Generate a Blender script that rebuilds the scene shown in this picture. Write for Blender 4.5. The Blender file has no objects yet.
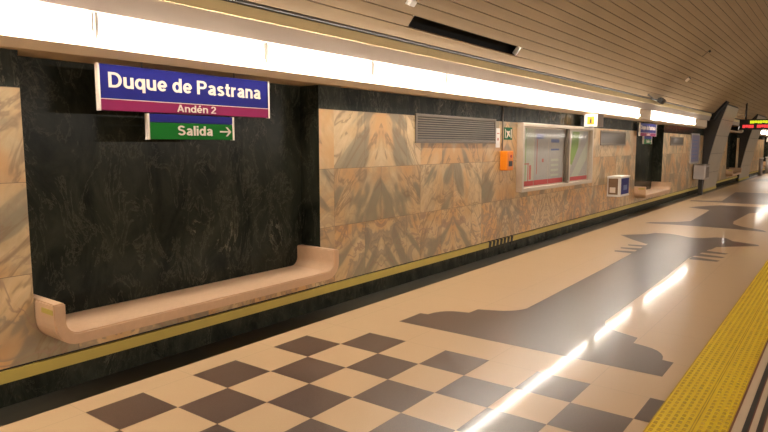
import bpy, bmesh, math, random
from mathutils import Vector, Matrix
random.seed(7)
sc = bpy.context.scene
COL = sc.collection

# ------------------------------------------------------------------ camera, world, lights, exposure
cam_data = bpy.data.cameras.new('camera')
cam_data.sensor_width = 36.0
cam_data.lens = 614.4 / 768 * 36.0
cam_data.clip_end = 300
cam = bpy.data.objects.new('camera', cam_data)
COL.objects.link(cam)
cam.location = (0.0, 0.0, 1.681)
cam.rotation_mode = 'XYZ'
cam.rotation_euler = (math.radians(90 - 6.515), 0.0, math.radians(37.02))
sc.camera = cam

world = bpy.data.worlds.new('world')
sc.world = world
world.use_nodes = True
world.node_tree.nodes['Background'].inputs[0].default_value = (1.0, 0.78, 0.55, 1)
world.node_tree.nodes['Background'].inputs[1].default_value = 0.04

sc.view_settings.view_transform = 'Standard'
sc.view_settings.look = 'None'
sc.view_settings.gamma = 1.0
sc.view_settings.use_curve_mapping = False
sc.view_settings.exposure = 0.0
TUBE_STRENGTH = 105.0
TUBE_COLOR = (1.0, 0.92, 0.82)
OPP_POWER = 2400.0

def area_light(name, loc, rot, sx, sy, power, color):
    d = bpy.data.lights.new(name, 'AREA')
    d.shape = 'RECTANGLE'; d.size = sx; d.size_y = sy
    d.energy = power; d.color = color
    o = bpy.data.objects.new(name, d); COL.objects.link(o)
    o.location = loc; o.rotation_euler = rot
    return o
# the lamp cornices that run on behind the camera, and the one across the tracks
area_light('platform_lamps_behind_camera', (-4.06, -15.0, 2.42), (0, math.radians(-20), 0), 0.10, 26.0, 650.0, TUBE_COLOR)
area_light('opposite_platform_lamps', (10.20, 12.0, 2.46), (0, math.radians(62), 0), 0.30, 84.0, OPP_POWER, TUBE_COLOR)

# ------------------------------------------------------------------ material helpers
class NT:
    def __init__(s, name):
        s.m = bpy.data.materials.new(name); s.m.use_nodes = True
        s.t = s.m.node_tree; s.b = s.t.nodes['Principled BSDF']
    def n(s, typ, **kw):
        nd = s.t.nodes.new(typ)
        for k, v in kw.items():
            if k.startswith('i_'):
                nd.inputs[k[2:].replace('_', ' ')].default_value = v
            else: setattr(nd, k, v)
        return nd
    def l(s, a, b): s.t.links.new(a, b)
    def math(s, op, a, b=None):
        nd = s.n('ShaderNodeMath', operation=op)
        for i, v in enumerate((a, b)):
            if v is None: continue
            if isinstance(v, (int, float)): nd.inputs[i].default_value = v
            else: s.l(v, nd.inputs[i])
        return nd.outputs[0]
    def ramp(s, fac, stops):
        r = s.n('ShaderNodeValToRGB'); e = r.color_ramp.elements
        while len(e) < len(stops): e.new(0.5)
        for i, (p, c) in enumerate(stops):
            e[i].position = p; e[i].color = (c, c, c, 1) if isinstance(c, (int, float)) else (*c, 1)
        s.l(fac, r.inputs[0]); return r.outputs[0]
    def mix(s, fac, a, b):
        m = s.n('ShaderNodeMix', data_type='RGBA')
        for sock, v in ((m.inputs[0], fac), (m.inputs[6], a), (m.inputs[7], b)):
            if isinstance(v, (int, float)): sock.default_value = v
            elif isinstance(v, tuple): sock.default_value = (*v, 1)
            else: s.l(v, sock)
        return m.outputs[2]
    def noise(s, vec, scale, detail=4, rough=0.55, dist=0.0):
        nd = s.n('ShaderNodeTexNoise'); nd.inputs['Scale'].default_value = scale
        nd.inputs['Detail'].default_value = detail; nd.inputs['Roughness'].default_value = rough
        nd.inputs['Distortion'].default_value = dist
        if vec is not None: s.l(vec, nd.inputs['Vector'])
        return nd
    def pos(s):
        return s.n('ShaderNodeNewGeometry').outputs['Position']
    def base(s, c):
        i = s.b.inputs['Base Color']
        if isinstance(c, tuple): i.default_value = (*c, 1)
        else: s.l(c, i)

def plain(name, col, rough=0.5, metal=0.0, var=0.08, scale=6.0, spec=None):
    t = NT(name); p = t.pos()
    f = t.noise(p, scale, 5).outputs['Fac']
    a = tuple(c * (1 - var) for c in col); b = tuple(min(1, c * (1 + var)) for c in col)
    t.base(t.mix(f, a, b)); t.b.inputs['Roughness'].default_value = rough
    t.b.inputs['Metallic'].default_value = metal
    if spec is not None: t.b.inputs['Specular IOR Level'].default_value = spec
    return t.m

def emitter(name, col, strength):
    t = NT(name); t.base(tuple(min(0.8, c * 0.8) for c in col))
    t.b.inputs['Emission Color'].default_value = (*col, 1); t.b.inputs['Emission Strength'].default_value = strength
    return t.m

def marble_tan():
    t = NT('tan_veined_marble'); p = t.pos()
    sx = t.n('ShaderNodeSeparateXYZ'); t.l(p, sx.inputs[0])
    y = t.math('SUBTRACT', sx.outputs[1], 4.80); z = t.math('SUBTRACT', sx.outputs[2], 0.235)
    uv = t.n('ShaderNodeCombineXYZ'); t.l(y, uv.inputs[0]); t.l(z, uv.inputs[1])
    br = t.n('ShaderNodeTexBrick', offset=0.37, squash=1.0)
    br.inputs['Color1'].default_value = (0, 0, 0, 1); br.inputs['Color2'].default_value = (1, 1, 1, 1)
    br.inputs['Mortar'].default_value = (0.5, 0.5, 0.5, 1); br.inputs['Scale'].default_value = 1
    br.inputs['Mortar Size'].default_value = 0.0022; br.inputs['Mortar Smooth'].default_value = 0.1
    br.inputs['Brick Width'].default_value = 0.81; br.inputs['Row Height'].default_value = 0.605
    t.l(uv.outputs[0], br.inputs['Vector'])
    # book-matched veining: the pattern mirrors from slab to slab
    ym = t.math('PINGPONG', y, 0.81)
    row = t.math('FLOOR', t.math('DIVIDE', z, 0.605))
    pair = t.math('FLOOR', t.math('DIVIDE', y, 1.62))
    cx = t.math('ADD', ym, t.math('MULTIPLY', pair, 3.7))
    off = t.n('ShaderNodeSeparateColor'); t.l(br.outputs['Color'], off.inputs[0])
    vec = t.n('ShaderNodeCombineXYZ'); t.l(cx, vec.inputs[0]); t.l(z, vec.inputs[1])
    t.l(t.math('ADD', t.math('MULTIPLY', row, 5.3), t.math('MULTIPLY', off.outputs[0], 0.6)), vec.inputs[2])
    vr = t.n('ShaderNodeVectorRotate', rotation_type='Z_AXIS'); vr.inputs['Angle'].default_value = math.radians(38)
    t.l(vec.outputs[0], vr.inputs['Vector'])
    mp = t.n('ShaderNodeMapping'); mp.inputs['Scale'].default_value = (1.25, 0.40, 1.0)
    t.l(vr.outputs[0], mp.inputs['Vector']); v = mp.outputs[0]
    raw = vec.outputs[0]
    big = t.noise(v, 1.9, 3, 0.5, 0.7).outputs['Fac']
    flow = t.noise(v, 2.7, 4, 0.55, 0.9).outputs['Fac']
    mid = t.noise(raw, 2.6, 4, 0.55, 0.9).outputs['Fac']
    fine = t.noise(v, 14, 4, 0.6, 0.6).outputs['Fac']
    base = t.mix(t.ramp(fine, [(0.3, 0), (0.7, 1)]), (0.58, 0.405, 0.21), (0.70, 0.52, 0.295))
    base = t.mix(t.ramp(t.noise(raw, 1.2, 3, 0.5, 0.5).outputs['Fac'], [(0.44, 0), (0.58, 0.9)]), base, (0.63, 0.345, 0.135))
    patch = t.ramp(big, [(0.30, 0.9), (0.39, 1), (0.425, 0.75), (0.445, 0.25), (0.50, 0)])
    base = t.mix(t.math('MULTIPLY', patch, 0.82), base, (0.235, 0.205, 0.135))
    fl = t.ramp(t.math('ABSOLUTE', t.math('SUBTRACT', flow, 0.56)), [(0.0, 1), (0.010, 0.8), (0.028, 0.15), (0.05, 0)])
    base = t.mix(t.math('MULTIPLY', fl, 0.75), base, (0.28, 0.185, 0.10))
    # the lower courses are more broken up
    low = t.ramp(t.math('MULTIPLY', sx.outputs[2], 0.5), [(0.0, 1), (0.40, 1), (0.44, 0.45), (0.71, 0.35), (0.73, 0.05)])
    vein = t.ramp(mid, [(0.36, 0.35), (0.425, 0.9), (0.445, 0.8), (0.462, 0.15), (0.49, 0)])
    base = t.mix(t.math('MULTIPLY', t.math('MULTIPLY', vein, low), 0.80), base, (0.29, 0.225, 0.155))
    vein2 = t.ramp(t.math('ABSOLUTE', t.math('SUBTRACT', mid, 0.565)), [(0.0, 1), (0.012, 0.8), (0.03, 0)])
    base = t.mix(t.math('MULTIPLY', t.math('MULTIPLY', vein2, low), 0.75), base, (0.33, 0.21, 0.14))
    tone = t.math('ADD', t.math('MULTIPLY', off.outputs[0], 0.20), 0.86)
    hs = t.n('ShaderNodeHueSaturation'); t.l(base, hs.inputs['Color']); t.l(tone, hs.inputs['Value'])
    col = t.mix(t.math('MULTIPLY', br.outputs['Fac'], 0.75), hs.outputs[0], (0.13, 0.085, 0.05))
    t.base(col)
    t.b.inputs['Roughness'].default_value = 0.32
    t.b.inputs['Specular IOR Level'].default_value = 0.35
    return t.m

def marble_dark(name='dark_green_marble', scale=1.0, vein_amt=1.0):
    t = NT(name); mp = t.n('ShaderNodeMapping'); mp.inputs['Scale'].default_value = (1.3, 1.3, 0.6); t.l(t.pos(), mp.inputs['Vector']); p = mp.outputs[0]
    big = t.noise(p, 2.2 * scale, 7, 0.65, 1.2).outputs['Fac']
    v1 = t.noise(p, 2.2 * scale, 9, 0.68, 0.9).outputs['Fac']
    v2 = t.noise(p, 3.6 * scale, 9, 0.70, 0.8).outputs['Fac']
    base = t.mix(t.ramp(big, [(0.35, 0), (0.7, 1)]), (0.011, 0.0125, 0.009), (0.040, 0.042, 0.029))
    a = t.ramp(t.math('ABSOLUTE', t.math('SUBTRACT', v1, 0.5)), [(0, 1), (0.004, 0.5), (0.016, 0)])
    msk = t.ramp(t.noise(p, 1.6 * scale, 3).outputs['Fac'], [(0.52, 0), (0.68, 1)])
    b = t.ramp(t.math('ABSOLUTE', t.math('SUBTRACT', v2, 0.47)), [(0, 1), (0.006, 0.4), (0.022, 0)])
    base = t.mix(t.math('MULTIPLY', t.math('MULTIPLY', a, msk), 0.85 * vein_amt), base, (0.30, 0.26, 0.18))
    base = t.mix(t.math('MULTIPLY', b, 0.48 * vein_amt), base, (0.12, 0.115, 0.08))
    t.base(base); t.b.inputs['Roughness'].default_value = 0.22
    t.b.inputs['Specular IOR Level'].default_value = 0.08
    return t.m

def terrazzo(name, ca, cb, grid=True):
    t = NT(name); p = t.pos()
    sp = t.noise(p, 160, 2, 0.6).outputs['Fac']
    lo = t.noise(p, 1.7, 4, 0.6).outputs['Fac']
    f = t.math('ADD', t.math('MULTIPLY', t.ramp(sp, [(0.35, 0), (0.65, 1)]), 0.7), t.math('MULTIPLY', lo, 0.3))
    c = t.mix(f, ca, cb)
    if grid:
        sx = t.n('ShaderNodeSeparateXYZ'); t.l(p, sx.inputs[0])
        g = []
        for k, o in ((0, 3.757), (1, -3.438)):
            q = t.math('PINGPONG', t.math('ADD', sx.outputs[k], o), 0.4)
            g.append(t.math('LESS_THAN', q, 0.0022))
        c = t.mix(t.math('MULTIPLY', t.math('MAXIMUM', g[0], g[1]), 0.28), c, (0.16, 0.10, 0.06))
    t.base(c)
    t.b.inputs['Roughness'].default_value = 0.30
    t.b.inputs['Specular IOR Level'].default_value = 0.42
    t.b.inputs['Coat Weight'].default_value = 0.27
    t.b.inputs['Coat Roughness'].default_value = 0.075
    return t.m

def slat_mat():
    t = NT('tan_metal_slats'); p = t.pos()
    mp = t.n('ShaderNodeMapping'); mp.inputs['Scale'].default_value = (1, 0.25, 1); t.l(p, mp.inputs['Vector'])
    f = t.noise(mp.outputs[0], 2.0, 6, 0.65).outputs['Fac']
    t.base(t.mix(t.ramp(f, [(0.3, 0), (0.7, 1)]), (0.265, 0.178, 0.092), (0.315, 0.217, 0.118)))
    t.b.inputs['Roughness'].default_value = 0.5
    return t.m

M = dict(
    marble=marble_tan(), dark=marble_dark(), plinth=marble_dark('dark_plinth_granite', 1.6, 0.5),
    tan=terrazzo('tan_terrazzo', (0.62, 0.42, 0.235), (0.68, 0.475, 0.272)),
    brown=terrazzo('brown_terrazzo', (0.085, 0.052, 0.036), (0.15, 0.098, 0.072), False),
    gutter=plain('dark_floor_granite', (0.040, 0.036, 0.026), 0.35, var=0.45, scale=9),
    slat=slat_mat(), black=plain('black_void', (0.006, 0.006, 0.006), 0.8),
    joint=plain('black_joint', (0.010, 0.008, 0.007), 0.7),
    bench=plain('pink_cast_stone', (0.62, 0.40, 0.24), 0.42, var=0.10, scale=22),
    yellow=plain('yellow_strip_paint', (0.50, 0.38, 0.075), 0.45, var=0.12, scale=5),
    tact=plain('yellow_tactile_rubber', (0.97, 0.68, 0.005), 0.45, var=0.10, scale=7),
    cream=plain('cream_board', (0.70, 0.545, 0.37), 0.5, var=0.05),
    fascia=plain('grey_pink_fascia', (0.47, 0.385, 0.31), 0.5, var=0.05),
    panel=plain('pale_yellow_panel', (0.68, 0.54, 0.27), 0.5, var=0.05),
    rail=plain('dark_cable_rail', (0.030, 0.024, 0.018), 0.45, var=0.2),
    white=plain('white_paint', (0.80, 0.76, 0.70), 0.35, var=0.03),
    blue=plain('sign_blue', (0.018, 0.019, 0.165), 0.4, var=0.03, spec=0.1),
    magenta=plain('sign_magenta', (0.25, 0.020, 0.085), 0.4, var=0.03, spec=0.1),
    green=plain('sign_green', (0.008, 0.15, 0.016), 0.4, var=0.03, spec=0.1),
    letter=plain('letter_cream', (0.78, 0.67, 0.55), 0.4, var=0.02),
    grey=plain('grey_metal', (0.19, 0.15, 0.11), 0.4, 0.2, var=0.08),
    louvre=plain('bronze_louvre', (0.15, 0.115, 0.08), 0.45, 0.0, var=0.1, spec=0.2),
    alu=plain('brushed_aluminium', (0.62, 0.53, 0.42), 0.38, 0.35, var=0.06, scale=20),
    orange=plain('orange_plastic', (0.88, 0.25, 0.005), 0.4, var=0.04),
    dgreen=plain('emergency_green', (0.004, 0.11, 0.04), 0.4, var=0.03, spec=0.1),
    red=plain('red_print', (0.50, 0.035, 0.030), 0.4, var=0.06),
    lred=plain('thin_red_line', (0.52, 0.12, 0.09), 0.4, var=0.06),
    paper=plain('map_paper', (0.50, 0.53, 0.42), 0.5, var=0.08, scale=14),
    paper2=plain('grey_map_paper', (0.42, 0.41, 0.38), 0.5, var=0.12, scale=9),
    mgreen=plain('map_park_green', (0.24, 0.38, 0.09), 0.5, var=0.15, scale=12),
    mblue=plain('map_blue_print', (0.13, 0.17, 0.36), 0.5, var=0.2, scale=18),
    ybox=plain('sign_yellow', (0.82, 0.47, 0.01), 0.4, var=0.03),
    bronze=plain('brown_sign_side', (0.21, 0.125, 0.065), 0.4, var=0.05),
    plak=plain('violet_poster', (0.17, 0.14, 0.24), 0.4, var=0.25, scale=8),
    butt=plain('grey_cladding', (0.41, 0.345, 0.26), 0.45, 0.1, var=0.12, scale=3),
    binm=plain('grey_bin_metal', (0.40, 0.35, 0.32), 0.4, 0.3, var=0.1),
    track=plain('track_ballast', (0.06, 0.05, 0.04), 0.9, var=0.5, scale=30),
    steel=plain('rail_steel', (0.35, 0.32, 0.29), 0.3, 0.9),
    tube=emitter('lit_fluorescent_tube', TUBE_COLOR, TUBE_STRENGTH),
    refl=plain('white_reflector', (0.88, 0.86, 0.82), 0.5, var=0.01),
    ledy=emitter('yellow_led', (0.75, 0.85, 0.02), 1.0), ledr=emitter('red_led', (1.0, 0.06, 0.06), 1.0),
    isign=emitter('lit_white_sign', (1.0, 0.92, 0.78), 0.05),
    isigny=emitter('lit_yellow_sign', (0.9, 0.42, 0.004), 0.03),
)
_g = NT('cover_glass')
_g.base((1, 1, 1)); _g.b.inputs['Roughness'].default_value = 0.05
_tr = _g.n('ShaderNodeBsdfTransparent'); _gl = _g.n('ShaderNodeBsdfGlossy'); _gl.inputs['Roughness'].default_value = 0.06
_fr = _g.n('ShaderNodeLayerWeight'); _fr.inputs[0].default_value = 0.12
_mx = _g.n('ShaderNodeMixShader'); _g.l(_g.math('MULTIPLY', _g.math('POWER', _fr.outputs[1], 2.0), 0.2), _mx.inputs[0]); _g.l(_tr.outputs[0], _mx.inputs[1]); _g.l(_gl.outputs[0], _mx.inputs[2])
_g.l(_mx.outputs[0], _g.t.nodes['Material Output'].inputs[0])
M['glass'] = _g.m

# ------------------------------------------------------------------ mesh helpers
class MB:
    def __init__(s): s.bm = bmesh.new(); s.mats = []
    def mi(s, m):
        if m not in s.mats: s.mats.append(m)
        return s.mats.index(m)
    def face(s, pts, m=0):
        try:
            f = s.bm.faces.new([s.bm.verts.new(p) for p in pts]); f.material_index = m
            return f
        except ValueError: return None
    def box(s, x0, x1, y0, y1, z0, z1, m=0, bev=0.0):
        v = [s.bm.verts.new((x, y, z)) for x in (x0, x1) for y in (y0, y1) for z in (z0, z1)]
        fs = [s.bm.faces.new([v[i] for i in q]) for q in ((0, 1, 3, 2), (4, 6, 7, 5), (0, 4, 5, 1), (2, 3, 7, 6), (0, 2, 6, 4), (1, 5, 7, 3))]
        for f in fs: f.material_index = m
        if bev > 0:
            es = list({e for f in fs for e in f.edges})
            r = bmesh.ops.bevel(s.bm, geom=es, offset=bev, segments=2, affect='EDGES', profile=0.5)
            for f in r['faces']: f.material_index = m
        return s
    def prism(s, prof, axis, a, b, m=0):
        """closed outline prof [(p,q)] swept along axis: 'x' -> (a,p,q), 'y' -> (p,a,q), 'z' -> (p,q,a)"""
        def P(t, p, q): return {'x': (t, p, q), 'y': (p, t, q), 'z': (p, q, t)}[axis]
        A = [s.bm.verts.new(P(a, *c)) for c in prof]; B = [s.bm.verts.new(P(b, *c)) for c in prof]
        n = len(prof); fs = []
        fs.append(s.bm.faces.new(A)); fs.append(s.bm.faces.new(B[::-1]))
        for i in range(n): fs.append(s.bm.faces.new([A[i], B[i], B[(i + 1) % n], A[(i + 1) % n]]))
        for f in fs: f.material_index = m
        return fs
    def cyl(s, p, q, r, seg=12, m=0):
        p = Vector(p); q = Vector(q); d = (q - p); L = d.length
        mat = Matrix.Translation((p + q) / 2) @ d.to_track_quat('Z', 'Y').to_matrix().to_4x4()
        r_ = bmesh.ops.create_cone(s.bm, cap_ends=True, segments=seg, radius1=r, radius2=r, depth=L, matrix=mat)
        for f in {f for v in r_['verts'] for f in v.link_faces}:
            f.material_index = m
            if len(f.verts) == 4: f.smooth = True
        return s
    def build(s, name, mats, parent=None, normals=True):
        if normals: bmesh.ops.recalc_face_normals(s.bm, faces=s.bm.faces[:])
        me = bpy.data.meshes.new(name); s.bm.to_mesh(me); s.bm.free()
        for m in (mats if isinstance(mats, (list, tuple)) else [mats]): me.materials.append(M[m] if isinstance(m, str) else m)
        o = bpy.data.objects.new(name, me); COL.objects.link(o)
        if parent is not None:
            o.parent = parent
            o.matrix_parent_inverse = Matrix.Translation(-parent.location)
        return o

def structure(o): o['kind'] = 'structure'; return o
def tag(o, label, cat, group=None):
    o['label'] = label; o['category'] = cat
    if group: o['group'] = group
    return o
def thing(name, loc, label, cat, group=None):
    o = bpy.data.objects.new(name, None); COL.objects.link(o); o.location = loc; o.empty_display_size = 0.1
    return tag(o, label, cat, group)
def copy_tree(src, dy, label, group=None, depth=0, parent=None):
    c = src.copy(); COL.objects.link(c)
    if parent is None:
        c.location = src.location + Vector((0, dy, 0)); c['label'] = label
    else:
        c.parent = parent; c.matrix_parent_inverse = src.matrix_parent_inverse.copy()
    for ch in list(src.children): copy_tree(ch, dy, label, group, depth + 1, c)
    return c

# lettering drawn from strokes: a grotesque alphabet, units of capital height
def _arc(cx, cy, rx, ry, a0, a1, n=14):
    return [(cx + rx * math.cos(math.radians(a0 + (a1 - a0) * i / n)), cy + ry * math.sin(math.radians(a0 + (a1 - a0) * i / n))) for i in range(n + 1)]
def glyphs(w):
    h = w / 2; X = 0.74; xm = X / 2; ry = X / 2 - h; r = 0.27 - h
    G = {}
    bowl = _arc(0.27, xm, r + 0.01, ry, 0, 360, 24)
    G['D'] = (0.70, [[(h, 0), (h, 1)], [(0, 1 - h), (0.30, 1 - h)] + _arc(0.30, 0.5, 0.40 - h, 0.5 - h, 90, -90)[1:] + [(0, h)]])
    G['P'] = (0.64, [[(h, 0), (h, 1)], [(0, 1 - h), (0.36, 1 - h)] + _arc(0.36, 0.70, 0.28 - h, 0.30 - h, 90, -90)[1:] + [(0, 0.40 + h)]])
    G['A'] = (0.70, [[(h * 0.9, 0), (0.35, 1 - h * 0.2)], [(0.35, 1 - h * 0.2), (0.70 - h * 0.9, 0)], [(0.17, 0.29), (0.53, 0.29)]])
    G['S'] = (0.64, [_arc(0.32, 0.735, 0.30 - h, 0.265 - h, 20, 200, 14) + [(0.16, 0.585), (0.45, 0.475)] + _arc(0.32, 0.285, 0.32 - h, 0.285 - h, 40, -160, 16)])
    G['u'] = (0.54, [[(h, X), (h, 0.26)] + _arc(0.27, 0.25, 0.27 - h, 0.25 - h, 180, 360) + [(0.54 - h, 0.3)], [(0.54 - h, X), (0.54 - h, 0)]])
    G['n'] = (0.54, [[(h, 0), (h, X)], [(h, 0.44)] + _arc(0.27, X - 0.26, 0.27 - h, 0.26 - h, 180, 0) + [(0.54 - h, 0)]])
    G['r'] = (0.36, [[(h, 0), (h, X)], [(h, 0.40)] + _arc(0.31, 0.43, 0.31 - h, X - 0.43 - h, 180, 85)])
    G['q'] = (0.56, [bowl, [(0.56 - h, X), (0.56 - h, -0.22)]])
    G['d'] = (0.56, [bowl, [(0.56 - h, 1), (0.56 - h, 0)]])
    G['e'] = (0.56, [[(0.06, xm - 0.02), (0.56 - h * 0.9, xm - 0.02)], _arc(0.28, xm, 0.28 - h, ry, -4, 318, 24)])
    G['é'] = (0.56, G['e'][1] + [[(0.24, 0.83), (0.38, 1.02)]])
    G['a'] = (0.54, [_arc(0.26, X - 0.23, 0.25 - h, 0.23 - h, 160, 0, 10) + [(0.51 - h, 0.12), (0.55 - h * 0.8, 0)],
                     [(0.51 - h, 0.42), (0.24, 0.39)] + _arc(0.23, 0.20, 0.21 - h * 0.9, 0.20 - h, 90, 285, 12) + [(0.40, 0.12), (0.51 - h, 0.26)]])
    G['s'] = (0.50, [_arc(0.25, X - 0.20, 0.23 - h, 0.20 - h, 20, 200, 12) + [(0.14, 0.435), (0.35, 0.335)] + _arc(0.25, 0.205, 0.25 - h, 0.205 - h, 35, -160, 14)])
    G['t'] = (0.34, [[(0.15, 0.95), (0.15, 0.2)] + _arc(0.27, 0.2, 0.12, 0.2 - h, 180, 270, 6) + [(0.34, h)], [(0, X - h), (0.33, X - h)]])
    G['l'] = (w, [[(h, 0), (h, 1)]])
    G['i'] = (w, [[(h, 0), (h, X)], [(h, 0.85), (h, 1)]])
    G['2'] = (0.56, [_arc(0.28, 0.71, 0.27 - h, 0.29 - h, 170, -25, 12) + [(h, h * 1.2)], [(0, h), (0.55, h)]])
    return G
def text_mesh(name, s, y0, y1, zb, cap, x, mat, parent, w=0.15, depth=0.002, face='x'):
    """lettering on a face looking to +x (or -y): left edge y0, right edge y1, baseline zb, capital height cap"""
    G = glyphs(w); strokes = []; cur = 0.0
    for ch in s:
        if ch == ' ': cur += 0.26; continue
        adv, st = G[ch]
        strokes += [[(px + cur, py) for px, py in p] for p in st]; cur += adv + 0.085
    total = cur - 0.085; sx = (y1 - y0) / total; m = MB(); h = w / 2
    for k, p in enumerate(strokes):
        closed = math.dist(p[0], p[-1]) < 1e-6
        L, R = [], []
        for i, q in enumerate(p):
            a = p[i - 1] if i > 0 else (p[-2] if closed else None)
            b = p[i + 1] if i < len(p) - 1 else (p[1] if closed else None)
            dirs = []
            if a: dirs.append((Vector(q) - Vector(a)).normalized())
            if b: dirs.append((Vector(b) - Vector(q)).normalized())
            t = sum(dirs, Vector((0, 0))).normalized(); nn = Vector((-t.y, t.x))
            c = max(0.6, abs(nn.dot(Vector((-dirs[0].y, dirs[0].x)))))
            L.append(Vector(q) + nn * h / c); R.append(Vector(q) - nn * h / c)
        e = depth * (1 + 0.02 * k)
        def P(v, dd):
            u = y0 + v.x * sx; z = zb + v.y * cap
            return (x + dd, u, z) if face == 'x' else (u, x - dd, z)
        for i in range(len(p) - 1):
            m.face([P(L[i], e), P(L[i + 1], e), P(R[i + 1], e), P(R[i], e)])
            m.face([P(L[i], 0), P(L[i + 1], 0), P(L[i + 1], e), P(L[i], e)]); m.face([P(R[i], 0), P(R[i + 1], 0), P(R[i + 1], e), P(R[i], e)])
        for i in (0, -1): m.face([P(L[i], 0), P(R[i], 0), P(R[i], e), P(L[i], e)])
    return m.build(name, mat, parent, normals=False)

# ------------------------------------------------------------------ dimensions
Y0, Y1 = -30.0, 78.0
WX = -4.27                      # marble face
ALC = [1.79 + 14.33 * k for k in range(5)]; AW = 2.79
RX = -4.53                      # alcove back
BZ = 0.372                      # sill of the alcoves (under the bench)
CXV, RV = 3.1, 9.0
SX, SZ = -3.90, 2.825
ZC = SZ - math.sqrt(RV * RV - (SX - CXV) ** 2)
TH0 = math.atan2(SZ - ZC, SX - CXV)

# ------------------------------------------------------------------ floor with inlaid chess motifs
f = MB()
f.face([(-3.97, Y0, 0), (-0.2, Y0, 0), (-0.2, Y1, 0), (-3.97, Y1, 0)])
f.box(-3.97, 0.10, Y0, Y1, -0.25, -0.004, 0)
E = 0.0012
bx, by, T = -3.757, 3.438, 0.4
for base in (0.0, 18.6 + 14.33):
    for b in range(8):
        for a in range(-6, 2):
            if (a + b) % 2 == 0:
                x0, y0 = bx + b * T, by + a * T + base
                f.face([(x0, y0, E), (x0 + T, y0, E), (x0 + T, y0 + T, E), (x0, y0 + T, E)], 1)
def curve(p, q, bulge, n=6):
    p = Vector(p); q = Vector(q); d = q - p; nrm = Vector((-d.y, d.x))
    return [tuple(p + d * (i / n) + nrm * bulge * 4 * (i / n) * (1 - i / n)) for i in range(1, n)]
cxk = -2.17
# foot of the king (right half, as offsets from its axis)
foot = [(1.185, 4.69), (1.185, 5.06), (1.10, 5.07)] + curve((1.10, 5.07), (0.80, 5.36), -0.22) + \
       [(0.80, 5.37), (0.79, 5.54), (0.60, 5.62)] + curve((0.60, 5.62), (0.40, 5.88), 0.12) + [(0.40, 5.88)]
out = [(cxk + a, y) for a, y in foot] + [(cxk - a, y) for a, y in reversed(foot)]
f.face([(x, y, E) for x, y in out], 1)
f.face([(cxk - 0.40, 5.88, E), (cxk + 0.40, 5.88, E), (cxk + 0.385, 8.5, E), (cxk + 0.34, 10.0, E), (cxk + 0.45, 11.1, E), (cxk - 0.50, 11.1, E), (cxk - 0.46, 10.0, E), (cxk - 0.43, 8.5, E)], 1)
for yy, ln in ((10.05, 0.76), (10.42, 0.77), (10.80, 0.76)):
    for s in (-1, 1):
        r = 0.36
        f.face([(cxk + s * r, yy - 0.10, E * 1.3), (cxk + s * (ln - 0.03), yy - 0.08, E * 1.3), (cxk + s * ln, yy + 0.04, E * 1.3), (cxk + s * r, yy + 0.16, E * 1.3)], 1)
crown = [(0.47, 11.1), (0.50, 11.42), (0.72, 11.66), (1.06, 11.98), (1.03, 12.12), (0.62, 12.34), (0.47, 12.66), (0.30, 12.66), (0.12, 12.42), (0.0, 12.36)]
crownL = [(-0.08, 12.36), (-0.30, 12.55), (-0.50, 12.66), (-0.74, 12.60), (-0.82, 12.34), (-1.00, 12.15), (-1.20, 11.93), (-0.86, 11.46), (-0.54, 11.1)]
f.face([(cxk + a, y, E) for a, y in crown + crownL], 1)
# next piece
cq = -2.33
f.face([(cq + a, y, E) for a, y in [(-1.15, 14.10), (-0.6, 14.18), (0.0, 14.2), (0.6, 14.15), (1.15, 14.02), (1.05, 14.30), (0.62, 14.72), (0.42, 15.10), (0.36, 15.6), (0.42, 17.7), (0.60, 18.1), (1.12, 18.5), (0.85, 19.1), (0.45, 19.7), (-0.5, 19.7), (-0.85, 19.1), (-1.12, 18.5), (-0.52, 18.0), (-0.48, 17.3), (-0.42, 15.1), (-0.62, 14.75), (-1.1, 14.35)]], 1)
f.face([(cq + a, y, E) for a, y in [(-1.5, 20.6), (1.3, 20.6), (1.3, 21.0), (0.6, 21.4), (0.5, 24.5), (0.9, 25.6), (-0.9, 25.6), (-0.85, 24.5), (-0.7, 21.2), (-1.5, 20.95)]], 1)
f.bm.normal_update()
bmesh.ops.reverse_faces(f.bm, faces=[q for q in f.bm.faces if q.normal.z < -0.5 and q.calc_center_median().z > -0.002])
structure(f.build('floor', ['tan', 'brown'], normals=False))

# gutter, plinth, strip
g = MB(); g.box(-4.5, -3.97, Y0, Y1, -0.20, -0.002)
structure(g.build('trim_1', 'gutter'))
g = MB(); g.box(-4.60, -4.262, Y0, Y1, -0.002, 0.155)
structure(g.build('baseboard_left', 'plinth'))
g = MB(); g.box(-4.50, -4.254, Y0, Y1, 0.155, 0.234, 0)
g.box(-4.50, -4.282, Y0, Y1, 0.234, 0.248, 1)
n = 7
for k in range(n):
    y = 8.26 + k * 0.125
    g.prism([(y, 0.1545), (y + 0.085, 0.1545), (y + 0.105, 0.2345), (y + 0.02, 0.2345)], 'x', -4.30, -4.2528, 1)
structure(g.build('trim_2', ['yellow', 'joint']))

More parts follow.
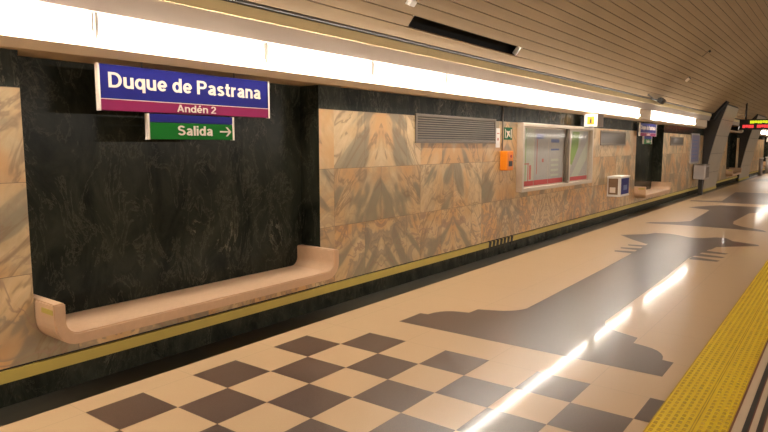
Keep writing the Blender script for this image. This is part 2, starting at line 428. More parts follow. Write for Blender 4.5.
# ------------------------------------------------------------------ left wall
w = MB(); spans = []; prev = Y0
for a in ALC:
    spans.append((prev, a)); prev = a + AW
spans.append((prev, Y1))
for a, b in spans:
    w.box(-4.47, WX, a, b, 0.248, 2.052, 0)
    w.box(-4.47, WX - 0.002, a, b, 2.052, 2.44, 1)
for a in ALC:
    w.box(-4.47, WX, a, a + AW, 0.248, BZ, 0)
    r2 = 0.158
    for c, sgn in ((a, 1), (a + AW, -1)):
        pts = [(c, BZ), (c, BZ + r2)] + [(c + sgn * (0.003 + r2 - r2 * math.cos(math.radians(q))), BZ + r2 - r2 * math.sin(math.radians(q))) for q in range(0, 91, 10)]
        w.prism(pts, 'x', -4.47, WX, 0)
structure(w.build('wall_left', ['marble', 'dark']))
r = MB()
for a in ALC:
    b = a + AW
    r.box(RX - 0.1, RX, a - 0.2, b + 0.2, 0.0, 2.6, 0)
    r.box(RX - 0.01, -4.273, a - 0.02, a + 0.002, BZ + 0.001, 2.44, 0)
    r.box(RX - 0.01, -4.273, b - 0.002, b + 0.02, BZ + 0.001, 2.44, 0)
    r.box(RX, -4.46, a, b, 0.25, BZ - 0.002, 0)
structure(r.build('wall_recess', 'dark'))

# ------------------------------------------------------------------ lamp cornice: lip, fascia, pale panel, cable rail
CE = 24.4
def cornice_run(a, b):
    c = MB()
    c.prism([(-4.6, 2.286), (-4.17, 2.286), (-4.10, 2.340), (-4.10, 2.345), (-4.6, 2.345)], 'y', a, b, 0)
    return c
c = cornice_run(Y0, CE)
c2 = [(28.3, 33.8), (38.5, Y1)]
for a, b in c2:
    c.prism([(-4.6, 2.286), (-4.17, 2.286), (-4.10, 2.340), (-4.10, 2.345), (-4.6, 2.345)], 'y', a, b, 0)
structure(c.build('trim_3', 'cream'))
c = MB()
for a, b in [(Y0, CE)] + c2:
    c.box(-4.70, -4.045, a, b, 2.572, 2.59, 0)
    c.prism([(-4.06, 2.563), (-4.035, 2.563), (-3.985, 2.707), (-4.04, 2.707)], 'y', a, b, 0)
structure(c.build('trim_4', 'fascia'))
c = MB()
seams = [4.27 + 1.83 * k for k in range(-18, 12)] # panel joints of the pale board
pr = Y0
for s_ in [q for q in seams if q < CE] + [CE]:
    c.box(-4.2, -3.972, pr + 0.003, s_ - 0.003, 2.709, 2.803, 0); pr = s_
for a, b in c2: c.box(-4.2, -3.972, a, b, 2.709, 2.803, 0)
structure(c.build('trim_5', 'panel'))
c = MB()
c.box(-4.6, -3.95, Y0, CE, 2.804, 2.83, 0)
for a, b in c2: c.box(-4.6, -3.95, a, b, 2.804, 2.83, 0)
c.cyl((-3.94, Y0, 2.820), (-3.94, CE, 2.820), 0.013, 8, 0)
structure(c.build('trim_6', 'rail'))

# luminaires: a white reflector trough with one long tube each
def luminaire(a, b, label):
    t = thing('fluorescent_luminaire', (-4.20, (a + b) / 2, 2.336), label, 'lamp', 'tube lamps in the wall cornice')
    m = MB()
    prof = [(-4.245, 2.345), (-4.262, 2.365), (-4.268, 2.45), (-4.245, 2.53), (-4.20, 2.566), (-4.06, 2.569), (-4.06, 2.571), (-4.21, 2.571), (-4.275, 2.54), (-4.285, 2.45), (-4.28, 2.355), (-4.262, 2.345)]
    m.prism(prof, 'y', a + 0.004, b - 0.004)
    m.build('reflector', 'refl', t)
    m = MB(); m.cyl((-4.078, a + 0.025, 2.400), (-4.078, b - 0.025, 2.400), 0.019, 12)
    tb = m.build('tube', 'tube', t)
    for yy in (a + 0.016, b - 0.016):
        m = MB(); m.box(-4.09, -4.066, yy - 0.009, yy + 0.009, 2.39, 2.568, 0, 0.003); m.build('lamp_holder', 'white', t)
    return t
LUM = [(-0.8, 0.7, None),
    (0.7, 2.2, 'lit tube lamp in the cornice at the left edge, before the large name sign'),
    (2.2, 3.71, 'lit tube lamp in the cornice directly above the large name sign'),
    (3.71, 5.2, 'lit tube lamp in the cornice above the right end of the near bench'),
    (5.2, 6.7, 'lit tube lamp in the cornice above the left end of the near wide vent'),
    (6.7, 8.2, 'lit tube lamp in the cornice above the right part of the near wide vent'),
    (8.2, 9.7, 'lit tube lamp in the cornice above the orange call box'),
    (9.7, 11.2, 'lit tube lamp in the cornice above the left pane of the map case'),
    (11.2, 12.7, 'lit tube lamp in the cornice above the small lit information box sign'),
    (12.7, 14.1, 'lit tube lamp in the cornice above the vent right of the map case'),
    (14.1, 15.55, 'lit tube lamp in the cornice ending at the gap before the second alcove'),
    (16.75, 18.15, 'lit tube lamp in the cornice above the second alcove, right of the gap'),
    (18.15, 19.5, 'lit tube lamp in the cornice just right of the second alcove'),
    (19.5, 20.85, 'lit tube lamp in the cornice above the farthest small vent'),
    (20.85, 22.2, 'last lit tube lamp of the near cornice, above the violet poster'),
    (28.7, 29.5, 'lit tube lamp glimpsed between the two leaning grey ribs'),
    ] + [(41.0 + 1.6 * k, 42.6 + 1.6 * k, None) for k in range(12)]
far = 0
for a, b, lab in LUM:
    if lab is None:
        lab = 'lit tube lamp in the cornice before the left edge of the photo' if a < 1 else ('lit tube lamp hidden behind the first leaning rib' if a < 35 else 'lit tube lamp in the far cornice beyond the second leaning rib')
    luminaire(a, b, lab)
# closed trough ends and the blank bays between lamp runs
c = MB()
for a, b in ((15.57, 16.73), (22.22, CE), (33.42, 33.8), (38.5, 40.98)):
    c.box(-4.29, -4.10, a, b, 2.344, 2.571, 0)
structure(c.build('trim_7', 'cream'))

# ------------------------------------------------------------------ vaulted slat ceiling
def vp(th, r=RV): return (CXV + r * math.cos(th), ZC + r * math.sin(th))
m = MB()
SW = 0.135
nsl = int((math.pi - 2 * (math.pi - TH0)) * RV / SW)
GAP = 0.008
for k in range(nsl):
    t0 = TH0 - k * SW / RV; t1 = t0 - (SW - GAP) / RV; tm = (t0 + t1) / 2
    pr = [vp(t0, RV + 0.03), vp(t0), vp(tm, RV - 0.0012), vp(t1), vp(t1, RV + 0.03)]
    runs = [(Y0, Y1)]
    if k == 1: runs = [(Y0, 5.47), (8.115, Y1)]
    for a, b in runs:
        A = [m.bm.verts.new((x, a, z)) for x, z in pr]; B = [m.bm.verts.new((x, b, z)) for x, z in pr]
        for i in range(4): m.bm.faces.new([A[i], B[i], B[i + 1], A[i + 1]])
ts = [TH0 + 0.004 - (TH0 + 0.004 - (math.pi - TH0)) * i / 48 for i in range(49)]
for i in range(48):
    (x0, z0), (x1, z1) = vp(ts[i], RV + 0.16), vp(ts[i + 1], RV + 0.16)
    m.face([(x0, Y0, z0), (x1, Y0, z1), (x1, Y1, z1), (x0, Y1, z0)], 1)
structure(m.build('ceiling', ['slat', 'black'], normals=False))
m = MB()
for y, tk in ((5.462, 0.012), (8.108, 0.045)):
    (xa, za), (xb, zb) = vp(TH0 - 1 * SW / RV, RV + 0.002), vp(TH0 - 2 * SW / RV, RV + 0.002)
    (xc, zc_), (xd, zd) = vp(TH0 - 1 * SW / RV, RV + 0.07), vp(TH0 - 2 * SW / RV, RV + 0.07)
    m.prism([(xa, za), (xb, zb), (xd, zd), (xc, zc_)], 'y', y, y + tk)
o = m.build('slot_end_plate', 'white'); structure(o); o.name = 'trim_8'

# ------------------------------------------------------------------ platform edge, tactile strip
t = MB()
t.box(-0.862, -0.462, Y0, Y1, -0.004, 0.0035, 0)
structure(t.build('trim_9', 'tact'))
t = MB()
cols = [-0.835, -0.795, -0.755, -0.715, -0.675, -0.600, -0.560, -0.520, -0.485]
y = 2.6
while y < 13.0:
    for i, x in enumerate(cols):
        L, Wd = 0.022, 0.010
        yy = y + (0.03 if i % 2 else 0)
        Wd, L = 0.011, 0.020
        vb = [(x - Wd, yy - L), (x + Wd, yy - L), (x + Wd, yy + L), (x - Wd, yy + L)]
        vt = [(x - Wd * .6, yy - L * .7), (x + Wd * .6, yy - L * .7), (x + Wd * .6, yy + L * .7), (x - Wd * .6, yy + L * .7)]
        Bv = [t.bm.verts.new((p, q, 0.0035)) for p, q in vb]; Tv = [t.bm.verts.new((p, q, 0.0085)) for p, q in vt]
        t.bm.faces.new(Tv)
        for j in range(4): t.bm.faces.new([Bv[j], Bv[(j + 1) % 4], Tv[(j + 1) % 4], Tv[j]])
    y += 0.06
for x in (-0.645, -0.632, -0.86, -0.464):
    t.box(x - 0.003, x + 0.003, Y0, Y1, 0.003, 0.0055, 0)
structure(t.build('trim_10', plain('worn_shaded_stud_yellow', (0.62, 0.39, 0.010), 0.6, var=0.5, scale=9)))  # darker yellow paints in the studs' shading along with worn dirt
t = MB()
t.box(-0.462, 0.10, Y0, Y1, -0.004, 0.0015, 0)
for x in (-0.455, ):
    t.box(x - 0.006, x + 0.006, Y0, Y1, 0.0, 0.003, 2)
for k in range(8):
    x = -0.385 + k * 0.068
    t.box(x - 0.014, x + 0.014, Y0, Y1, 0.0, 0.004, 1)
    t.box(x + 0.014, x + 0.021, Y0, Y1, 0.0, 0.003, 2)
structure(t.build('trim_11', ['cream', 'rail', plain('rust_line', (0.20, 0.07, 0.04), 0.6)]))

# ------------------------------------------------------------------ the other side of the station
o = MB()
o.box(0.0, 0.10, Y0, Y1, -1.2, -0.004, 1); o.box(6.1, 6.2, Y0, Y1, -1.2, -0.004, 1)
o.box(-0.1, 6.3, Y0, Y1, -1.4, -1.2, 0)
structure(o.build('floor_track', ['track', 'gutter']))
o = MB()
for x in (0.85, 2.29, 3.91, 5.35): o.box(x - 0.035, x + 0.035, Y0, Y1, -1.2, -1.05, 0)
structure(o.build('trim_12', 'steel'))
o = MB(); o.box(6.1, 10.6, Y0, Y1, -0.25, 0.0, 0)
structure(o.build('floor_opposite', 'tan'))
o = MB(); o.box(10.47, 10.67, Y0, Y1, 0.0, 2.05, 0); o.box(10.47, 10.67, Y0, Y1, 2.05, 2.9, 1); o.box(10.28, 10.47, Y0, Y1, 2.30, 2.34, 1)
structure(o.build('wall_right', ['marble', 'dark']))
o = MB(); o.face([(-6, Y1, -2), (12, Y1, -2), (12, Y1, 7), (-6, Y1, 7)])
structure(o.build('wall_end', 'black'))

# ------------------------------------------------------------------ benches
def bench(y0):
    y1 = y0 + 2.77
    t = thing('bench', (-4.33, (y0 + y1) / 2, 0.372), 'long pinkish stone bench with upturned ends under the large name sign', 'bench', 'stone benches in the alcoves')
    def arc(cy, cz, r, a0, a1, n=7):
        return [(cy + r * math.cos(math.radians(a0 + (a1 - a0) * i / n)), cz + r * math.sin(math.radians(a0 + (a1 - a0) * i / n))) for i in range(n + 1)]
    R1, R2 = 0.085, 0.155
    th = 0.075
    prof = [(y0, 0.665), (y0 + th, 0.665)]
    prof += arc(y0 + th + R1, 0.452 + R1, R1, 180, 270)
    prof += arc(y1 - th - R1, 0.452 + R1, R1, 270, 360)
    prof += [(y1 - th, 0.655), (y1, 0.655)]
    prof += arc(y1 - R2, 0.374 + R2, R2, 0, -90)
    prof += arc(y0 + R2, 0.374 + R2, R2, 270, 180)
    m = MB(); m.prism(prof, 'x', -4.525, -4.0)
    bmesh.ops.recalc_face_normals(m.bm, faces=m.bm.faces[:])
    es = [e for e in m.bm.edges if len(e.link_faces) == 2 and e.calc_face_angle(0) > 0.8]
    bmesh.ops.bevel(m.bm, geom=es, offset=0.009, segments=2, affect='EDGES')
    m.build('seat', 'bench', t)
    for s, yy in ((-1, y0), (1, y1)):
        m = MB(); m.box(-4.17, -4.02, yy - (0.004 if s < 0 else 0), yy + (0 if s < 0 else 0.004), 0.595, 0.628)
        p = m.build('edge_plate', 'yellow', t); p['label'] = 'yellow strip on the outer side of the upturned end'
    return t
b0 = bench(1.795)
copy_tree(b0, 14.33, 'stone bench with upturned ends in the second alcove, right of the box with blue side')
copy_tree(b0, 28.66, 'far stone bench seen between the two leaning grey ribs')
copy_tree(b0, 42.99, 'farthest stone bench, beyond the second leaning grey rib')

# ------------------------------------------------------------------ station name sign and exit sign
def name_sign():
    t = thing('station_name_sign', (-4.18, 3.03, 1.925), 'large blue and magenta sign reading Duque de Pastrana hanging over the near bench', 'sign', 'station name signs')
    m = MB(); m.box(-4.190, -4.160, 2.262, 3.805, 2.010, 2.247, 0, 0.002); m.build('blue_panel', 'blue', t)
    m = MB(); m.box(-4.190, -4.160, 2.262, 3.805, 1.928, 2.006, 0, 0.002); m.build('magenta_panel', 'magenta', t)
    m = MB(); m.box(-4.19, -4.1595, 2.262, 3.805, 2.0055, 2.0105, 0); m.build('divider_line', 'letter', t)
    for a in (2.248, 3.805):
        m = MB(); m.box(-4.195, -4.154, a, a + 0.014, 1.924, 2.25, 0, 0.002); m.build('end_cap', 'letter', t)
    text_mesh('lettering', 'Duque de Pastrana', 2.325, 3.715, 2.088, 0.106, -4.160, 'letter', t, 0.165)
    text_mesh('lettering', 'Andén 2', 2.87, 3.235, 1.941, 0.056, -4.160, 'letter', t, 0.15)
    for a in (2.6, 3.45):
        m = MB(); m.cyl((-4.185, a, 2.246), (-4.185, a, 2.29), 0.006, 8); m.build('hanger', 'grey', t)
    return t
def exit_sign():
    t = thing('exit_direction_sign', (-4.18, 3.02, 1.727), 'green and blue sign reading Salida with a right arrow, under the large name sign', 'sign', 'exit direction signs')
    m = MB(); m.box(-4.190, -4.160, 2.628, 3.40, 1.858, 1.918, 0, 0.002); m.build('blue_panel', 'blue', t)
    m = MB(); m.box(-4.190, -4.160, 2.628, 3.40, 1.73, 1.855, 0, 0.002); m.build('green_panel', 'green', t)
    for a in (2.612, 3.40):
        m = MB(); m.box(-4.195, -4.154, a, a + 0.016, 1.727, 1.921, 0, 0.002); m.build('end_cap', 'letter', t)
    text_mesh('lettering', 'Salida', 2.868, 3.195, 1.762, 0.075, -4.160, 'letter', t, 0.165)
    m = MB()
    x0, x1 = -4.160, -4.157
    m.box(x0, x1, 3.268, 3.372, 1.791, 1.803)
    m.prism([(3.385, 1.797), (3.345, 1.835), (3.327, 1.835), (3.363, 1.797), (3.327, 1.759), (3.345, 1.759)], 'x', x0, x1)
    m.build('arrow', 'letter', t)
    return t
s0 = name_sign(); e0 = exit_sign()
copy_tree(s0, 13.75, 'second station name sign, blue and magenta, over the second alcove')
copy_tree(e0, 13.75, 'second green exit sign, small in the second alcove')
copy_tree(s0, 42.99, 'farthest station name sign, beyond the second leaning grey rib')

# ------------------------------------------------------------------ vents
def vent(y0, y1, z0, z1, label, nl=10):
    t = thing('wall_vent', (WX, (y0 + y1) / 2, z0), label, 'vent', 'louvred wall vents')
    m = MB(); fw = 0.035
    m.box(WX - 0.02, WX + 0.018, y0, y1, z1 - fw, z1, 0, 0.003); m.box(WX - 0.02, WX + 0.018, y0, y1, z0, z0 + fw, 0, 0.003)
    m.box(WX - 0.02, WX + 0.018, y0, y0 + fw, z0 + fw, z1 - fw); m.box(WX - 0.02, WX + 0.018, y1 - fw, y1, z0 + fw, z1 - fw)
    m.build('frame', 'grey', t)
    m = MB(); m.box(WX - 0.002, WX + 0.002, y0 + fw, y1 - fw, z0 + fw, z1 - fw); m.build('backing', 'rail', t)
    m = MB(); h = (z1 - z0 - 2 * fw) / nl
    for k in range(nl):
        z = z0 + fw + k * h
        m.prism([(WX + 0.003, z + h * 0.62), (WX + 0.016, z + h * 0.08), (WX + 0.017, z + h * 0.16), (WX + 0.0045, z + h * 0.70)], 'y', y0 + fw, y1 - fw)
    m.build('louvres', 'louvre', t)
    return t
vent(6.29, 8.43, 1.715, 2.075, 'wide louvred bronze vent in the marble wall, left of the orange call box')
vent(13.32, 15.15, 1.69, 2.01, 'louvred vent in the marble wall just right of the map case')
vent(19.72, 21.50, 1.69, 1.96, 'small far louvred vent in the marble wall beyond the second alcove')

# ------------------------------------------------------------------ call box and small plates
t = thing('call_box', (WX, 8.72, 1.30), 'orange emergency call box on the marble wall below the green plate', 'call box')
m = MB(); m.box(WX, WX + 0.13, 8.60, 8.82, 1.305, 1.605, 0, 0.018); m.build('housing', 'orange', t)
m = MB(); m.box(WX + 0.128, WX + 0.137, 8.65, 8.77, 1.37, 1.45, 0, 0.003); m.build('speaker_grille', 'rail', t)
m = MB(); m.box(WX + 0.128, WX + 0.134, 8.63, 8.79, 1.48, 1.565, 0, 0.003); m.build('plate', 'orange', t)
m = MB(); m.cyl((WX + 0.134, 8.71, 1.522), (WX + 0.146, 8.71, 1.522), 0.022, 12); m.build('button', 'red', t)
m = MB(); m.cyl((WX + 0.012, 8.66, 1.606), (WX + 0.012, 8.66, 2.30), 0.010, 8)
tag(m.build('conduit', 'grey'), 'thin pale conduit pipe running down from the cornice to the orange call box', 'pipe')
t = thing('emergency_plate', (WX, 8.87, 1.77), 'square green plate with white figure above the orange call box', 'sign')
m = MB(); m.box(WX, WX + 0.006, 8.73, 9.01, 1.775, 1.965, 0, 0.001); m.build('plate', 'dgreen', t)
m = MB(); X0, X1 = WX + 0.006, WX + 0.008
m.prism([(8.80, 1.80), (8.83, 1.80), (8.87, 1.85), (8.91, 1.82), (8.94, 1.83), (8.90, 1.875), (8.93, 1.90), (8.90, 1.915), (8.85, 1.90), (8.81, 1.92), (8.80, 1.90), (8.84, 1.87)], 'x', X0, X1)
m.box(X0, X1, 8.955, 8.985, 1.80, 1.94); m.box(X0, X1, 8.755, 8.775, 1.80, 1.94)
m.build('pictogram', 'letter', t)
t = thing('notice_card', (WX, 8.52, 1.65), 'narrow white notice card between the wide vent and the orange call box', 'notice')
m = MB(); m.box(WX, WX + 0.006, 8.455, 8.585, 1.655, 1.945, 0, 0.001); m.build('card', 'white', t)
m = MB(); m.box(WX + 0.006, WX + 0.0075, 8.50, 8.54, 1.76, 1.80); m.build('print', 'lred', t); m = MB(); m.box(WX + 0.006, WX + 0.0075, 8.48, 8.56, 1.86, 1.872); m.build('print', 'lred', t)

# ------------------------------------------------------------------ map case
t = thing('map_display_case', (WX, 10.70, 0.94), 'wide aluminium wall case with two glazed map panes', 'display case')
cy0, cy1, cz0, cz1, cf = 9.20, 12.58, 0.935, 2.05, -4.16
m = MB()
m.box(WX, cf, cy0, cy1, cz1 - 0.06, cz1, 0, 0.006); m.box(WX, cf, cy0, cy1, cz0, cz0 + 0.06, 0, 0.006)
m.box(WX, cf, cy0, cy0 + 0.06, cz0 + 0.06, cz1 - 0.06); m.box(WX, cf, cy1 - 0.06, cy1, cz0 + 0.06, cz1 - 0.06)
m.box(WX, WX + 0.03, cy0 + 0.06, cy1 - 0.06, cz0 + 0.06, cz1 - 0.06)
m.build('frame', 'alu', t)
m = MB(); m.box(WX + 0.03, cf - 0.012, 11.25, 11.33, cz0 + 0.06, cz1 - 0.06); m.build('mullion', 'alu', t)
m = MB(); m.box(cf - 0.05, cf - 0.004, 11.16, 11.25, cz0 + 0.06, cz1 - 0.06); m.build('door_stile', 'louvre', t)
for i, (a, b) in enumerate(((cy0 + 0.06, 11.16), (11.33, cy1 - 0.06))):
    m = MB(); m.box(cf - 0.03, cf - 0.025, a, b, cz0 + 0.06, cz1 - 0.06); m.build('glass_pane', 'glass', t)
PX = WX + 0.031
def sheet(name, a, b, z0, z1, mat, k=0):
    m = MB(); m.box(PX + k * 0.002, PX + 0.002 + k * 0.002, a, b, z0, z1); return m.build(name, mat, t)
zb, zt = cz0 + 0.08, cz1 - 0.08
def poster(a, b, mat, parts):
    p = sheet('poster', a, b, zb, zt, mat)
    for (a0, b0, z0, z1, mm) in parts:
        m = MB(); m.box(PX + 0.002, PX + 0.004, a0, b0, z0, z1); m.build('print', mm, p)
    return p
poster(9.27, 9.80, 'paper', [(9.27, 9.80, zb, zb + 0.085, 'red'), (9.27, 9.62, 1.375, 1.395, 'lred'), (9.56, 9.59, 1.10, 1.375, 'lred'), (9.46, 9.48, 1.10, zt, 'mgreen'), (9.62, 9.70, 1.12, 1.36, 'lred')])
poster(9.82, 10.42, 'paper2', [(9.82, 10.42, zb, zb + 0.085, 'red'), (9.90, 10.2, 1.80, 1.88, 'mblue'), (9.92, 9.94, 1.2, 1.8, 'lred'), (10.15, 10.22, 1.40, 1.46, 'lred')])
poster(10.44, 11.12, 'paper2', [(10.44, 11.12, zb, zb + 0.085, 'red'), (10.54, 10.92, 1.74, 1.80, 'mblue'), (10.54, 10.92, 1.60, 1.63, 'mblue')] + [(10.55, 10.9, 1.14 + 0.09 * k, 1.18 + 0.09 * k, 'paper') for k in range(4)])
p = poster(11.35, 12.45, 'paper', [(11.35, 12.45, zb, zb + 0.075, 'red')])
m = MB(); m.prism([(11.48, 1.35), (11.70, 1.28), (11.90, 1.62), (11.95, 1.95), (11.60, 1.95), (11.52, 1.62)], 'x', PX + 0.002, PX + 0.004); m.build('print', 'mgreen', p)
m = MB(); m.prism([(11.37, 1.10), (11.55, 1.10), (12.43, 1.80), (12.43, 1.96), (12.2, 1.96)], 'x', PX + 0.004, PX + 0.005); m.build('print', 'paper2', p)
m = MB(); m.prism([(11.95, 1.10), (12.43, 1.10), (12.43, 1.45)], 'x', PX + 0.004, PX + 0.005); m.build('print', 'paper2', p)
m = MB(); m.cyl((cf - 0.004, 11.2, 1.03), (cf + 0.010, 11.2, 1.03), 0.018, 10); m.build('lock', 'steel', t)

# ------------------------------------------------------------------ information box sign
t = thing('information_box_sign', (-4.03, 12.1, 2.05), 'small lit white box sign with a yellow square and letter i, under the cornice', 'sign')
m = MB(); m.box(-4.17, -3.905, 12.0, 12.34, 2.045, 2.292, 0, 0.004); m.build('housing', 'bronze', t)
m = MB(); m.box(-4.165, -3.91, 11.990, 12.0, 2.05, 2.287, 0, 0.002); m.build('lit_face', 'isign', t)
m = MB(); m.box(-4.105, -3.97, 11.986, 11.991, 2.095, 2.245, 0); m.build('yellow_square', 'isigny', t)
text_mesh('lettering', 'i', -4.054, -4.018, 2.118, 0.104, 11.986, 'rail', t, 0.2, 0.002, 'y')
m = MB(); m.cyl((-4.14, 12.17, 2.29), (-4.14, 12.17, 2.302), 0.02, 10); m.build('hanger', 'grey', t)

# ------------------------------------------------------------------ wall box with pictures, bin, poster
t = thing('leaflet_box', (-4.13, 14.2, 0.57), 'white edged wall box with a blue front, right of the map case', 'box')
lx0, lx1, ly0, ly1, lz0, lz1 = WX, -3.985, 13.92, 14.66, 0.565, 1.01
m = MB(); m.box(lx0, lx1 - 0.01, ly0 + 0.01, ly1 - 0.01, lz0 + 0.01, lz1 - 0.02, 0); m.build('body', 'white', t)
m = MB(); m.box(lx0, lx1 + 0.006, ly0 - 0.006, ly1 + 0.006, lz1 - 0.03, lz1, 0, 0.004); m.build('lid', 'white', t)
m = MB(); m.box(lx1 - 0.012, lx1 - 0.004, ly0 + 0.11, ly1 - 0.05, lz0 + 0.04, lz1 - 0.05); p = m.build('front_panel', 'blue', t)
m = MB(); m.box(lx1 - 0.004, lx1 - 0.002, ly0 + 0.26, ly1 - 0.2, lz0 + 0.13, lz0 + 0.24); m.build('print', 'mblue', p)
m = MB(); m.box(lx0 + 0.03, lx1 - 0.05, ly0 + 0.002, ly0 + 0.012, lz0 + 0.04, lz1 - 0.05); p = m.build('side_picture', 'bronze', t)
m = MB(); m.box(lx0 + 0.06, lx1 - 0.10, ly0, ly0 + 0.004, lz0 + 0.08, lz0 + 0.2); m.build('print', 'letter', p)
m = MB(); m.box(lx1 - 0.03, lx1, ly0, ly0 + 0.06, lz0, lz1 - 0.03); m.build('corner_post', 'white', t)
m = MB(); m.box(lx0, lx1, ly0, ly1, lz0 - 0.006, lz0 + 0.012); m.build('base_rim', 'white', t)

t = thing('wall_poster', (WX, 23.3, 1.08), 'tall violet poster in a grey frame on the wall before the first leaning rib', 'poster')
m = MB(); m.box(WX, WX + 0.03, 22.66, 24.05, 1.08, 2.10, 0, 0.004); m.build('frame', 'binm', t)
m = MB(); m.box(WX + 0.03, WX + 0.034, 22.74, 23.97, 1.14, 2.04); p = m.build('print', 'plak', t)
m = MB()
for k in range(6): m.box(WX + 0.034, WX + 0.036, 22.85, 23.6 + 0.05 * (k % 3), 1.25 + 0.12 * k, 1.28 + 0.12 * k)
m.build('print_bars', 'mblue', p)

t = thing('litter_bin', (-4.05, 23.5, 0.0), 'grey litter bin on a black post below the violet poster', 'bin')
m = MB(); m.box(-4.12, -3.98, 23.50, 23.64, 0.0, 0.55, 0, 0.01); m.build('post', 'rail', t)
m = MB(); m.box(-4.24, -3.86, 23.22, 23.92, 0.54, 1.02, 0, 0.02); m.build('bin_body', 'binm', t)
m = MB(); m.box(-4.25, -3.85, 23.21, 23.93, 1.02, 1.05, 0, 0.008); m.build('lid', 'grey', t)
m = MB()
for k in range(5): m.box(-3.862, -3.855, 23.30 + 0.12 * k, 23.36 + 0.12 * k, 0.60, 0.96)
m.build('front_slots', 'louvre', t)

# ------------------------------------------------------------------ leaning ribs at the far end
def rib(a, b):
    m = MB()
    prof = [(-4.9, 0.0), (-4.22, 0.0), (-4.14, 0.7), (-4.02, 1.4), (-3.88, 2.05), (-3.73, 2.62), (-3.56, 3.14), (-3.75, 3.3), (-4.9, 3.2)]
    m.prism(prof, 'y', a, b, 0)
    zs = [(-4.218, 0.02), (-4.14, 0.7), (-4.02, 1.4), (-3.88, 2.05), (-3.73, 2.62), (-3.57, 3.12)]
    for (p, q) in zip(zs[:-1], zs[1:]):
        d = Vector((q[0] - p[0], q[1] - p[1])).normalized(); nx = Vector((d.y, -d.x)) * 0.02
        p_ = Vector(p) + d * 0.008; q_ = Vector(q) - d * 0.008
        m.prism([tuple(p_), tuple(q_), tuple(q_ + nx), tuple(p_ + nx)], 'y', a + 0.02, b - 0.02, 1)
    m.box(-4.3, -4.17, a, b, 0.0, 0.10, 2)
    return structure(m.build('wall_rib', ['rail', 'butt', 'yellow']))
rib(24.9, 27.6); rib(34.0, 37.6)
m = MB(); m.prism([(-4.4, 2.6), (-3.90, 2.60), (-3.78, 2.86), (-3.50, 3.20), (-3.7, 3.35), (-4.4, 3.3)], 'y', CE + 0.01, 24.88, 0)
m.prism([(-4.4, 2.3), (-4.1, 2.3), (-3.9, 2.84), (-4.4, 2.9)], 'y', 33.81, 33.99, 0)
structure(m.build('wall_gap', 'black'))

# ------------------------------------------------------------------ departure board
t = thing('departure_board', (-2.9, 28.5, 2.32), 'black hanging departure board with yellow and red lit rows', 'sign')
m = MB(); m.box(-3.62, -1.9, 28.5, 28.8, 2.32, 2.73, 0, 0.01); m.build('housing', 'rail', t)
def led(name, z, h, mat, seed, x0, x1):
    rnd = random.Random(seed); m = MB(); x = x0
    while x < x1:
        wd = rnd.choice([0.06, 0.075, 0.09])
        if rnd.random() > 0.06: m.box(x, x + wd, 28.492, 28.5, z + rnd.choice([0, 0, 0.02]), z + h)
        x += wd + 0.012
    m.build(name, mat, t)
led('led_row', 2.565, 0.11, 'ledy', 3, -3.25, -2.0); led('led_row', 2.39, 0.12, 'ledr', 5, -3.5, -1.98)
for x in (-3.42, -2.62):
    zt_ = ZC + math.sqrt(RV * RV - (x - CXV) ** 2) + 0.02
    m = MB(); m.cyl((x, 28.65, 2.72), (x, 28.65, zt_), 0.035, 10); m.build('hanging_rod', 'rail', t)

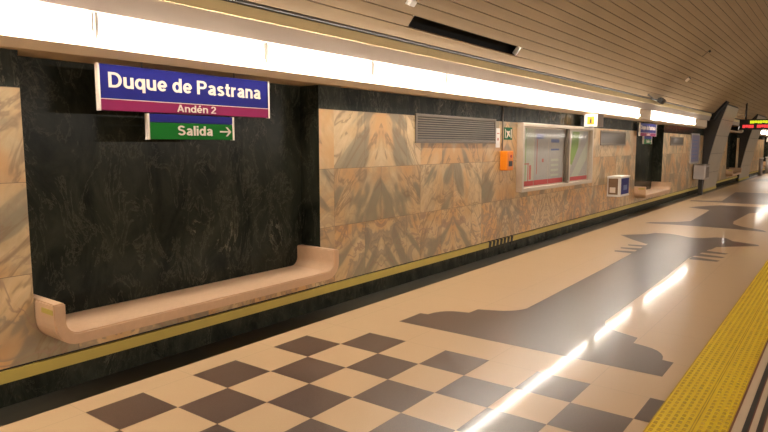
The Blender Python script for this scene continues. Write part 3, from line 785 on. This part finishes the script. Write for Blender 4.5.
# ------------------------------------------------------------------ small ceiling things
def at_vault(s, y, drop=0.0):
    th = TH0 - s / RV; x, z = vp(th, RV - drop); return x, z, th
def ceiling_box(name, s, y, L, Wd, H, mat, label, cat, parts):
    x, z, th = at_vault(s, y)
    t = thing(name, (x, y, z), label, cat)
    t.rotation_euler = (0, -(th - math.pi / 2) , 0)
    def add(nm, x0, x1, y0, y1, z0, z1, mt):
        m = MB(); m.box(x0, x1, y0, y1, z0, z1, 0, 0.003); o = m.build(nm, mt); o.parent = t
    for pt in parts: add(*pt)
    return t
ceiling_box('ceiling_fitting', 0.40, 5.27, 0, 0, 0, 'white', 'small white fitting on the ceiling slats above the dark slot', 'fitting',
    [('base', -0.04, 0.04, -0.06, 0.06, -0.012, 0.0, 'white'), ('body', -0.03, 0.03, -0.045, 0.045, -0.05, -0.012, 'white')])
ceiling_box('ceiling_loudspeaker', 0.03, 16.45, 0, 0, 0, 'rail', 'small dark loudspeaker under the ceiling edge beyond the information box sign', 'loudspeaker',
    [('bracket', -0.02, 0.02, -0.03, 0.03, -0.05, 0.0, 'rail'), ('housing', -0.06, 0.06, -0.16, 0.16, -0.15, -0.05, 'rail')])
ceiling_box('ceiling_bracket', 0.06, 15.4, 0, 0, 0, 'rail', 'thin dark bracket under the ceiling edge left of the loudspeaker', 'bracket',
    [('plate', -0.03, 0.03, -0.03, 0.03, -0.01, 0.0, 'rail'), ('arm', -0.012, 0.012, -0.02, 0.02, -0.14, -0.01, 'rail')])
ceiling_box('ceiling_flap', 0.72, 17.3, 0, 0, 0, 'slat', 'loose pale slat flap hanging from the ceiling above the second alcove', 'flap',
    [('flap', -0.06, 0.06, -0.02, 0.02, -0.06, 0.0, 'cream'), ('edge', 0.05, 0.07, -0.03, 0.03, -0.07, 0.0, 'rail')])
ceiling_box('ceiling_hook', 1.45, 16.6, 0, 0, 0, 'rail', 'small dark hook high on the slats, upper right of the photo', 'hook',
    [('base', -0.12, 0.12, -0.01, 0.01, -0.012, 0.0, 'rail'), ('hook', 0.06, 0.11, -0.02, 0.02, -0.05, -0.012, 'rail')])

# ------------------------------------------------------------------ far end: posts, red panel, blue sign
for k, (x, y) in enumerate(((-4.0, 41.0), (-3.95, 44.0))):
    t = thing('barrier_post', (x, y, 0), ('nearer' if k == 0 else 'farther') + ' of two low pale posts on the platform beyond the second leaning rib', 'post', 'posts at the far platform end')
    m = MB(); m.cyl((x, y, 0), (x, y, 0.95), 0.10, 14); m.build('post', 'binm', t)
    m = MB(); m.cyl((x, y, 0.95), (x, y, 1.02), 0.125, 14); m.build('cap', 'white', t)
t = thing('red_wall_panel', (WX, 58.0, 1.0), 'bright red panel far along the wall at the right edge of the photo', 'panel')
m = MB(); m.box(WX, WX + 0.12, 55.0, 60.5, 0.95, 1.85, 0, 0.02); m.build('panel', 'red', t)
m = MB(); m.box(WX, WX + 0.14, 54.9, 60.6, 1.85, 1.9, 0, 0.01); m.build('top_rail', 'white', t)
